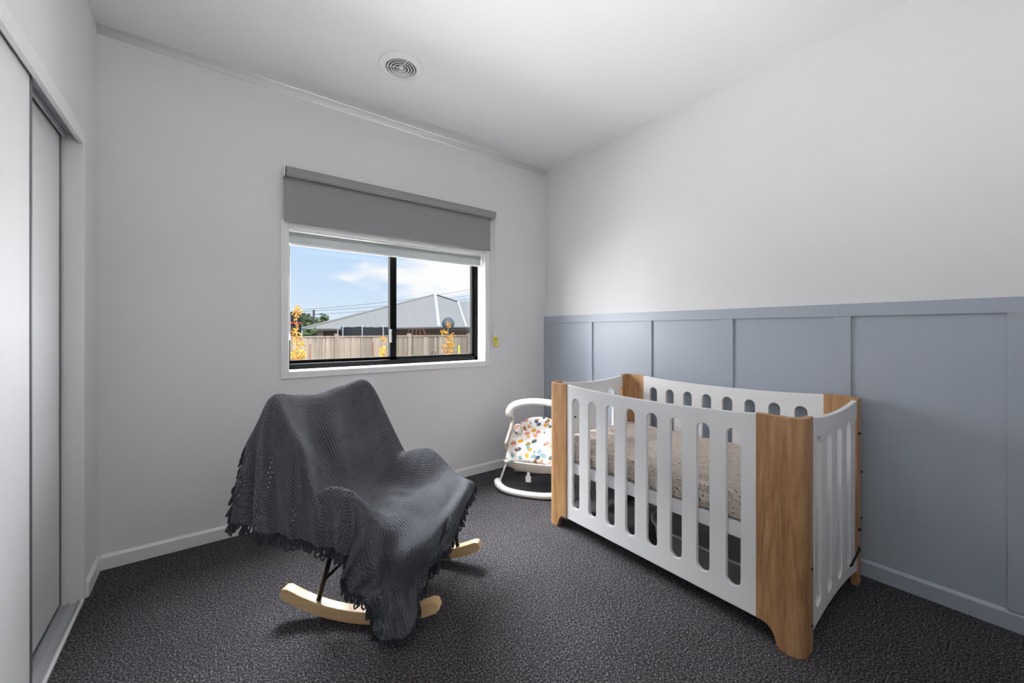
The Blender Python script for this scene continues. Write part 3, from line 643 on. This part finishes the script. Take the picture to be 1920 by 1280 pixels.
for _ in range(7):
    K = G.copy(); K[1:-1, 1:-1] = (G[1:-1, 1:-1] * 2 + G[:-2, 1:-1] + G[2:, 1:-1] + G[1:-1, :-2] + G[1:-1, 2:]) / 6
    K[0, 1:-1] = (G[0, :-2] + 2 * G[0, 1:-1] + G[0, 2:]) / 4; K[-1, 1:-1] = (G[-1, :-2] + 2 * G[-1, 1:-1] + G[-1, 2:]) / 4
    K[1:-1, 0] = (G[:-2, 0] + 2 * G[1:-1, 0] + G[2:, 0]) / 4; K[1:-1, -1] = (G[:-2, -1] + 2 * G[1:-1, -1] + G[2:, -1]) / 4
    G = K
def normals(G):
    a = np.gradient(G, axis=0); b_ = np.gradient(G, axis=1); n = np.cross(a, b_); l = np.linalg.norm(n, axis=2, keepdims=True); return n / np.maximum(l, 1e-9)
NN = normals(G)
uu = np.linspace(0, NR - 1, GU + 1)[:, None] * np.ones((1, GV + 1)); vv = np.linspace(0, NCc - 1, GV + 1)[None, :] * np.ones((GU + 1, 1))
drape = np.clip((2.9 - vv) / 1.6, 0, 1)                              # near side hanging part
fold = np.sin(uu * 4.1 + .6 * np.sin(vv * 1.7) + vv * .5) * .010 * drape
fold += np.sin(uu * 9.3 + vv * 1.3) * .004 * drape
front = np.clip((uu - 9) / 2, 0, 1)
fold += np.sin(vv * 3.3 + uu * .8) * .008 * front
fold += -.030 * np.exp(-((uu - 7.35) / .35) ** 2) * np.clip((2.4 - vv) / 1.2, 0, 1) - .018 * np.exp(-((uu - .9) / .4) ** 2) * drape
seat = np.exp(-((uu - 6.8) / 1.6) ** 2) * np.exp(-((vv - 5) / 1.3) ** 2)
fold += seat * (.011 * np.sin(uu * 5 + vv * 2.5) + .006 * np.sin(vv * 6 - uu * 2))
back = np.exp(-((uu - 3.6) / 1.3) ** 2) * np.exp(-((vv - 5) / 1.5) ** 2)
fold += back * .009 * np.sin(vv * 4.4 + uu * 1.5 + .8 * np.sin(uu * 2))
rng = np.random.RandomState(3)
G = G + NN * fold[..., None]
def to_obj(name, G, uvs, m):
    nu, nv = G.shape[0] - 1, G.shape[1] - 1
    me = bpy.data.meshes.new(name); V = G.reshape(-1, 3)
    F = [(i * (nv + 1) + j, i * (nv + 1) + j + 1, (i + 1) * (nv + 1) + j + 1, (i + 1) * (nv + 1) + j) for i in range(nu) for j in range(nv)]
    me.from_pydata([tuple(p) for p in V], [], F); me.materials.append(m); me.shade_smooth()
    if uvs is not None:
        ul = me.uv_layers.new(name='UVMap'); li = np.zeros(len(me.loops), dtype=np.int32); me.loops.foreach_get('vertex_index', li)
        ul.data.foreach_set('uv', uvs.reshape(-1, 2)[li].astype(np.float32).ravel())
    o = bpy.data.objects.new(name, me); C.objects.link(o); return o
# uv in metres: average arc lengths, so stitches keep one size
a_ = np.vstack([np.zeros((1, GV + 1)), np.cumsum(np.linalg.norm(np.diff(G, axis=0), axis=2), axis=0)]); a_ -= a_[84:85]
b_ = np.hstack([np.zeros((GU + 1, 1)), np.cumsum(np.linalg.norm(np.diff(G, axis=1), axis=2), axis=1)]); b_ -= b_[:, 74:75]
UVm = np.stack([b_, a_], axis=2)
throw = to_obj('knitted_throw', G, UVm, M['knit']); throw.location = CH0; throw.rotation_euler = (0, 0, CHR)
q = throw.modifiers.new('thick', 'SOLIDIFY'); q.thickness = .009; q.offset = 0
tag(throw, 'charcoal knitted throw blanket with looped fringe draped over the rocking chair', 'blanket')
# fringe: yarn loops along the whole hem
edge = [G[i, 0] for i in range(0, GU + 1)] + [G[GU, j] for j in range(1, GV + 1)] + [G[i, GV] for i in range(GU - 1, -1, -1)] + [G[0, j] for j in range(GV - 1, 0, -1)]
fr = MB(); acc = 0; last = np.array(edge[0]); rnd = random.Random(5)
cen = np.array([0, 0])
for p in edge[1:]:
    d = np.linalg.norm(p - last); acc += d; tdir = Vector((p - last)); last = p
    if acc < .0062 or tdir.length < 1e-6: continue
    acc = 0
    tdir.normalize(); p0 = Vector(p)
    outw = Vector((p[0], p[1], 0)); outw.normalize()
    L_ = rnd.uniform(.024, .052); wd = rnd.uniform(.005, .011)
    dn = (Vector((0, 0, -1)) + outw * rnd.uniform(-.05, .45) + tdir * rnd.uniform(-.5, .5)).normalized()
    sd = (tdir + outw * rnd.uniform(-.8, .8)).normalized()
    if p0.z < .09: L_ *= .8
    pts = []
    for k in range(9):
        a = k / 8 * 2 * PI; t_ = (1 - math.cos(a)) / 2
        q_ = p0 + Vector((0, 0, .004)) + dn * L_ * t_ + sd * wd * math.sin(a) * (.4 + t_)
        q_.z = max(q_.z, .006); pts.append(q_)
    fr.tube(pts, .0034, 5)
fo = fr.build('fringe', M['yarn'], throw, True); fo['kind'] = 'stuff'
# chair
chair = empty('rocking_chair', CH0, CHR); tag(chair, 'low armchair on pale wooden rockers with black metal legs, covered by a dark knitted throw', 'chair')
def put(mb, name, m, smooth=False, bevel=0): return mb.build(name, m, chair, smooth, bevel)
# upholstered tub shell just under the throw
A = NA[2:10, 3:8].copy(); A = A - 0
NRs = NR; NR = A.shape[0]; Sg = resample(A, 48, 40); NR = NRs
for _ in range(4):
    K = Sg.copy(); K[1:-1, 1:-1] = (Sg[1:-1, 1:-1] * 2 + Sg[:-2, 1:-1] + Sg[2:, 1:-1] + Sg[1:-1, :-2] + Sg[1:-1, 2:]) / 6; Sg = K
sn = normals(Sg)
if sn[24, 20, 2] > 0: sn = -sn
Sg = Sg + sn * .024
Sg[:, :, 0] = np.where(Sg[:, :, 0] > .2, .2 + (Sg[:, :, 0] - .2) * .5, Sg[:, :, 0]); Sg[:, :, 2] -= .012
Sg[:, :, 1] *= .955
shl = to_obj('seat_shell', Sg, None, M['uphol']); shl.parent = chair
q = shl.modifiers.new('thick', 'SOLIDIFY'); q.thickness = .018; q.offset = 1 if normals(Sg)[24, 20, 2] < 0 else -1
# seat base under the shell
put(MB().prism([(-.12, -.2, .355), (.18, -.19, .365), (.18, .19, .365), (-.12, .2, .355)], (0, 0, .012)), 'seat_base', M['uphol'], False, .004)
def rocker(y, dx=0, yaw=0):
    Rr = .80; hw = .0225; th = .050; n = 36; m_ = MB(); k = 0; L0, L1 = -.385, .335
    rows_ = []
    for i in range(n + 1):
        s_ = L0 + (L1 - L0) * i / n; a = (s_ + .02) / Rr
        e_ = min(s_ - L0, L1 - s_); hh = th * (1 if e_ > .025 else (.55 + .45 * math.sqrt(max(0, 1 - (1 - e_ / .025) ** 2))))
        cr_ = Rr - th / 2; cx_ = -.02 + cr_ * math.sin(a); cz_ = Rr - cr_ * math.cos(a)
        nx_, nz_ = -math.sin(a), math.cos(a)
        rows_.append([(cx_ + nx_ * s2 * hh / 2, y + s1 * hw, cz_ + nz_ * s2 * hh / 2) for s1, s2 in ((-1, -1), (1, -1), (1, 1), (-1, 1))])
    for r_ in rows_: m_.v += r_
    for i in range(n):
        for j in range(4): m_.f.append((i * 4 + j, i * 4 + (j + 1) % 4, (i + 1) * 4 + (j + 1) % 4, (i + 1) * 4 + j))
    m_.f += [(3, 2, 1, 0), tuple(n * 4 + j for j in range(4))]
    o = m_.build('rocker', M['beech'], chair, False, .004)
    o.location = (dx, 0, .001)
    return o
rocker(-.228); rocker(.228, .075)
for s_, dx in ((-1, 0), (1, .075)):
    y = s_ * .228
    put(MB().tube([(-.205 + dx, y, .068), (-.155 + dx * .6, y * .93, .27), (-.135, y * .86, .375)], .010, 12), 'leg', M['blackm'], True)
    put(MB().tube([(.20 + dx, y, .066), (.185 + dx * .6, y * .93, .24), (.16, y * .86, .375)], .010, 12), 'leg', M['blackm'], True)
    put(MB().tube([(-.185 + dx * .9, y * .985, .15), (-.03, y * .72, .30), (.03, y * .55, .365)], .0065, 10), 'brace', M['blackm'], True)
put(MB().tube([(-.165, -.21, .24), (-.155, .215, .24)], .0065, 10), 'cross_bar', M['blackm'], True)

# ------------------------------------------------------------------ outdoors
GZ = -.78
struct(box('ground', M['grass'], -30, 60, WD, 90, GZ - .1, GZ), 'unseen yard ground outside the window, made grey to keep bounced light neutral', 'ground')
fe = empty('paling_fence', (4.5, 13, GZ)); tag(fe, 'weathered timber paling fence with capped posts outside the window', 'fence')
rf_ = random.Random(11); base = {}
def pal(w_, h_):
    key = (round(w_, 2), round(h_, 2))
    if key not in base: base[key] = MB().box(-w_ / 2, w_ / 2, -.009, .009, 0, h_)
    return key
xx = .6; k = 0; pm = {}
while xx < 10.6:
    w_ = rf_.choice((.10, .13, .19, .22, .19)); dep = .016 if k % 2 else 0
    key = (w_,)
    if key not in pm:
        o = MB().box(0, w_ - .006, -.009, .009, 0, 1.76).build('tmp_board', M['paling'], None); pm[key] = o.data; bpy.data.objects.remove(o); pm[key].name = 'paling'
    o = bpy.data.objects.new('paling', pm[key]); C.objects.link(o); o.parent = fe; o.location = (xx - 4.5, -dep, rf_.uniform(0, .008)); xx += w_; k += 1
o = box('cap_rail', M['paling'], .5, 10.7, 12.93, 13.03, GZ + 1.775, GZ + 1.815); child(o, fe)
for zz in (.3, .95, 1.55): child(box('rail', M['paling'], .5, 10.7, 13.02, 13.06, GZ + zz, GZ + zz + .09), fe)
for px_ in (.76, 3.13, 5.47, 7.84, 10.2): child(box('post', M['paling'], px_ - .055, px_ + .055, 12.92, 13.04, GZ, GZ + 1.88), fe)
# saplings
def leaves(mb, cx, cy, cz, rx, rz_, n, s_, rn):
    for _ in range(n):
        while True:
            a, b_, c_ = rn.uniform(-1, 1), rn.uniform(-1, 1), rn.uniform(-1, 1)
            if a * a + b_ * b_ + c_ * c_ < 1: break
        p = Vector((cx + a * rx, cy + b_ * rx, cz + c_ * rz_)); d = Vector((rn.uniform(-1, 1), rn.uniform(-1, 1), rn.uniform(-1, .6))).normalized(); e_ = d.cross(Vector((rn.uniform(-1, 1), rn.uniform(-1, 1), rn.uniform(-1, 1)))).normalized()
        s2 = s_ * rn.uniform(.7, 1.25); mb.quad(p, p + d * s2 * .5 + e_ * s2 * .4, p + d * s2, p + d * s2 * .5 - e_ * s2 * .4)
def sapling(x, y, blobs, zt, lab, seed, leaf=.055):
    t_ = empty('sapling', (x, y, GZ)); tag(t_, lab, 'young tree', None); rn = random.Random(seed); mb = MB(); st = MB()
    st.tube([(x, y, GZ), (x + .02, y, .2), (x - .01, y, (zt + .2) / 2), (x, y, zt)], [.018, .014, .010, .005], 6)
    for (dx, z, rx, rz_, n) in blobs:
        leaves(mb, x + dx, y, z, rx, rz_, n, leaf, rn)
        st.tube([(x, y, z - rz_ * .8), (x + dx * .6, y + .03, z - .02), (x + dx * 1.3, y + .05, z + rz_ * .6)], .004, 4)
    child(st.build('trunk', M['bark'], None, True), t_); f_ = child(mb.build('foliage', M['leafy'], None), t_); f_['kind'] = 'stuff'
sapling(1.58, 10, [(0, 1.62, .08, .14, 70), (.0, 1.36, .04, .10, 18), (-.01, 1.14, .10, .16, 80), (.02, .94, .10, .09, 40), (.12, .88, .06, .04, 14), (.03, .66, .16, .16, 170), (-.02, .48, .14, .12, 120), (0, .1, .15, .2, 60)], 1.74, 'yellow-leaved sapling at the left edge of the window view', 1)
sapling(3.53, 10, [(0, 1.02, .05, .06, 22), (.04, .96, .03, .05, 10), (-.02, .70, .07, .10, 55), (0, .52, .09, .09, 70), (0, .2, .1, .15, 40)], 1.28, 'small yellow-leaved sapling just left of the middle window bar', 2)
sapling(5.38, 10, [(0, 1.36, .06, .09, 40), (-.14, 1.15, .10, .08, 45), (.12, 1.08, .08, .06, 24), (.02, .98, .09, .10, 40), (.05, .80, .10, .14, 110), (-.14, .72, .07, .10, 34), (.03, .55, .14, .12, 120), (0, .2, .14, .2, 60)], 1.46, 'orange and yellow leaved sapling seen through the right pane', 3)
for i, (x, z, lean, m_, lab) in enumerate(((2.13, .84, -.03, 'stake', 'brown stake standing near the left sapling by the fence'), (3.76, .87, .06, 'stake', 'leaning brown stake by the small middle sapling'), (6.58, .72, .03, 'yellow', 'thin yellow stake right of the orange sapling'), (4.78, .55, .02, 'stake', 'short dark stake low in the right pane'))):
    o = MB().tube([(x + lean, 11.5, GZ), (x, 11.5, z)], .022, 6).build('garden_stake', M[m_] if m_ != 'yellow' else M['yellow'], None, True); tag(o, lab, 'stake')
# trampoline with enclosure behind the fence, right
tp = empty('trampoline', (5.2, 16.6, GZ)); tag(tp, 'trampoline with black safety net showing above the fence in front of the grey roof', 'trampoline')
ring = [(5.25 + 1.05 * math.cos(2 * PI * i / 24), 17.0 + 1.0 * math.sin(2 * PI * i / 24), GZ + .75) for i in range(24)]
child(MB().tube(ring, .04, 8, True).build('frame', M['steel'], None, True), tp)
child(MB().lathe([(0, GZ + .74), (.98, GZ + .74)], 5.25, 17.0, 24).build('mat', M['net'], None), tp)
nm = MB()
for i in range(36):
    a, b_ = 2 * PI * i / 36, 2 * PI * (i + 1) / 36; sg = lambda q: .035 * abs(math.sin(q * 3.0))
    nm.quad((5.25 + .95 * math.cos(a), 17 + .92 * math.sin(a), GZ + .76), (5.25 + .95 * math.cos(b_), 17 + .92 * math.sin(b_), GZ + .76), (5.25 + .95 * math.cos(b_), 17 + .92 * math.sin(b_), 1.36 - sg(b_)), (5.25 + .95 * math.cos(a), 17 + .92 * math.sin(a), 1.36 - sg(a)))
child(nm.build('safety_net', M['net'], None), tp)
for i in range(8):
    a = R(202 + i * 45); x_, y_ = 5.25 + 1.08 * math.cos(a), 17 + 1.04 * math.sin(a)
    child(MB().tube([(x_, y_, GZ), (x_, y_, 1.30), (x_ - .04 * math.cos(a), y_, 1.43)], .026, 8).build('pole', M['steel'], None, True), tp)
# basketball style trampoline / tall net at left with orange pad
t2 = empty('tall_trampoline', (2.0, 15.6, GZ)); tag(t2, 'dark trampoline enclosure with orange rim at the far left of the window view', 'trampoline')
nm = MB()
for i in range(20):
    a, b_ = 2 * PI * i / 20, 2 * PI * (i + 1) / 20
    for z0, z1 in ((1.02, 1.42), (1.47, 1.84)):
        nm.quad(*[(1.7 + .92 * math.cos(q), 15.8 + .75 * math.sin(q), z) for q, z in ((a, z0), (b_, z0), (b_, z1), (a, z1))])
child(nm.build('safety_net', M['net'], None), t2)
child(MB().tube([(1.7 + .95 * math.cos(2 * PI * i / 24), 15.8 + .78 * math.sin(2 * PI * i / 24), 1.45) for i in range(24)], .028, 8, True).build('rim_pad', M['orange'], None, True), t2)
for a in (5, 95, 185, 275): child(MB().tube([(1.7 + .96 * math.cos(R(a)), 15.8 + .78 * math.sin(R(a)), GZ), (1.7 + .96 * math.cos(R(a)), 15.8 + .78 * math.sin(R(a)), 1.44)], .03, 8).build('pole', M['steel'], None, True), t2)
# dark round garden ornament
og = MB(); og.lathe([(.0, GZ), (.04, GZ), (.04, 1.25), (.16, 1.28), (.27, 1.40), (.29, 1.52), (.24, 1.66), (.12, 1.77), (0, 1.80)], 8.6, 16, 20)
o = og.build('round_dome', mat('grey_dome', '#666c74', .7), None, True); tag(o, 'dark round dome showing behind the orange sapling above the fence', 'ornament')
wr = MB()
for i in range(4): wr.tube([(6.35 + .16 * i, 15, GZ), (6.30 + .16 * i, 15, 1.20), (6.38 + .16 * i, 15, 1.30), (6.48 + .16 * i, 15, 1.20), (6.46 + .16 * i, 15, GZ)], .016, 5)
wr.tube([(6.9, 15, 1.33), (7.9, 15, GZ)], .02, 5)
o = wr.build('wire_frame', M['stake'], None, True); tag(o, 'tangle of thin brown wire hoops showing above the fence in the right pane', 'garden frame')
# house
ho = empty('house', (10, 24, GZ)); tag(ho, 'neighbouring brown house with wide grey hipped metal roof', 'house')
A_, B_, Cc, D_, E_, F_ = (3.30, 20, 1.27), (10.14, 20, 1.42), (12.39, 25, 3.68), (12.18, 20.5, 1.43), (14.19, 25, 3.25), (20.5, 20.5, 1.48)
G_ = (20.5, 26.5, 4.0)
rm = MB(); rm.quad(A_, B_, Cc).quad(B_, D_, E_, Cc).quad(D_, F_, G_, E_)
rm.quad((6.2, 32, 1.27), A_, Cc, (13.6, 28, 3.5)).quad((13.6, 28, 3.5), Cc, E_, (14.2, 28, 3.2)).quad((14.2, 28, 3.2), E_, G_, (20.5, 28, 3.8))
child(rm.build('roof', M['roof'], None), ho)
def strip(a, b_, w_): return MB().tube([Vector(a) + Vector((0, -.05, .02)), Vector(b_) + Vector((0, -.05, .02))], w_, 6)
c_ = child(strip(B_, Cc, .10).build('ridge_capping', M['flash'], None), ho); c_['label'] = 'white ridge capping'
c_ = child(strip(D_, E_, .075).build('ridge_capping', M['flash'], None), ho); c_['label'] = 'white ridge capping'
child(strip(A_, Cc, .045).build('ridge_capping', M['roof'], None), ho); child(strip(Cc, E_, .04).build('ridge_capping', M['fascia'], None), ho)
def gut(a, b_): return MB().tube([Vector(a) + Vector((0, -.05, -.07)), Vector(b_) + Vector((0, -.05, -.07))], .07, 6)
child(gut(A_, B_).build('gutter', M['fascia'], None), ho); child(gut(B_, D_).build('gutter', M['fascia'], None), ho); child(gut(D_, F_).build('gutter', M['fascia'], None), ho)
child(box('wall', M['brickw'], 3.9, 20, 20.7, 30, GZ, 1.3), ho)
child(box('soffit', M['fascia'], 3.35, 20.4, 20.0, 20.75, 1.22, 1.26), ho)
c_ = child(box('corner_pier', M['pillar'], 3.9, 4.35, 20.45, 20.7, GZ, 1.24), ho); c_['label'] = 'cream rendered pier'
child(box('garage_door', mat('brown_garage_door', '#6d5246', .6), 4.5, 7.2, 20.62, 20.70, GZ, 1.16), ho)
child(MB().tube([(7.5, 20.4, GZ), (7.5, 20.4, 1.25)], .05, 8).build('downpipe', M['fascia'], None, True), ho)
child(MB().tube([(3.5, 20.5, GZ), (3.5, 20.5, 1.2)], .05, 8).build('downpipe', M['fascia'], None, True), ho)
# trees beyond
def tree(x, y, z, rx, rz_, n, lab, seed):
    t_ = empty('tree', (x, y, GZ)); tag(t_, lab, 'tree'); rn = random.Random(seed); mb = MB()
    leaves(mb, x, y, z, rx, rz_, n, .34, rn)
    child(MB().tube([(x, y, GZ), (x, y, z)], [.16, .07], 7).build('trunk', M['bark'], None, True), t_); f_ = child(mb.build('foliage', M['leafg'], None), t_); f_['kind'] = 'stuff'
tree(7.0, 40, 1.95, .75, .85, 260, 'olive green tree beside the street light pole left of the roof', 1)
tree(8.05, 42.5, 1.75, .75, .72, 260, 'darker green rounded tree between the pole and the roof', 2)
tree(9.6, 45, 2.3, .38, .62, 120, 'small green tree top rising behind the roof slope', 3)
tree(3.2, 18.6, .9, .5, .38, 160, 'low green shrub behind the fence left of the brown house', 4)
lp_ = MB().tube([(7.51, 39, GZ), (7.51, 39, 3.05)], .09, 8).tube([(7.51, 39, 2.65), (8.1, 39, 2.72)], .025, 6).box(8.0, 8.25, 38.94, 39.06, 2.69, 2.76)
tag(lp_.build('street_light', M['fascia'], None), 'dark street light pole among the trees left of the roof', 'street light')
for k_, (a, b_, lab) in enumerate((((4.6, 30, 2.55), (20, 30, 5.2), 'uppermost thin overhead power line crossing the sky'), ((4.6, 30, 2.45), (20, 30, 4.65), 'middle thin overhead power line crossing the sky'), ((4.6, 30, 2.2), (20, 30, 4.35), 'lowest thin overhead power line just above the roof'))):
    pts = [Vector(a).lerp(Vector(b_), i / 16) + Vector((0, 0, -.25 * math.sin(PI * i / 16))) for i in range(17)]
    tag(MB().tube(pts, .012, 5).build('power_line', M['fascia'], None), lab, 'power line')

for o in C.objects:
    if o.parent or 'category' not in o: continue
    n_ = o.name.split('.')[0]
    g_ = {'sapling': 'young trees in front of the fence', 'garden_stake': 'stakes in front of the fence', 'power_line': 'overhead power lines', 'tree': 'trees beyond the fence', 'bead_chain': 'bead chains of the blinds'}.get(n_)
    if g_: o['group'] = g_
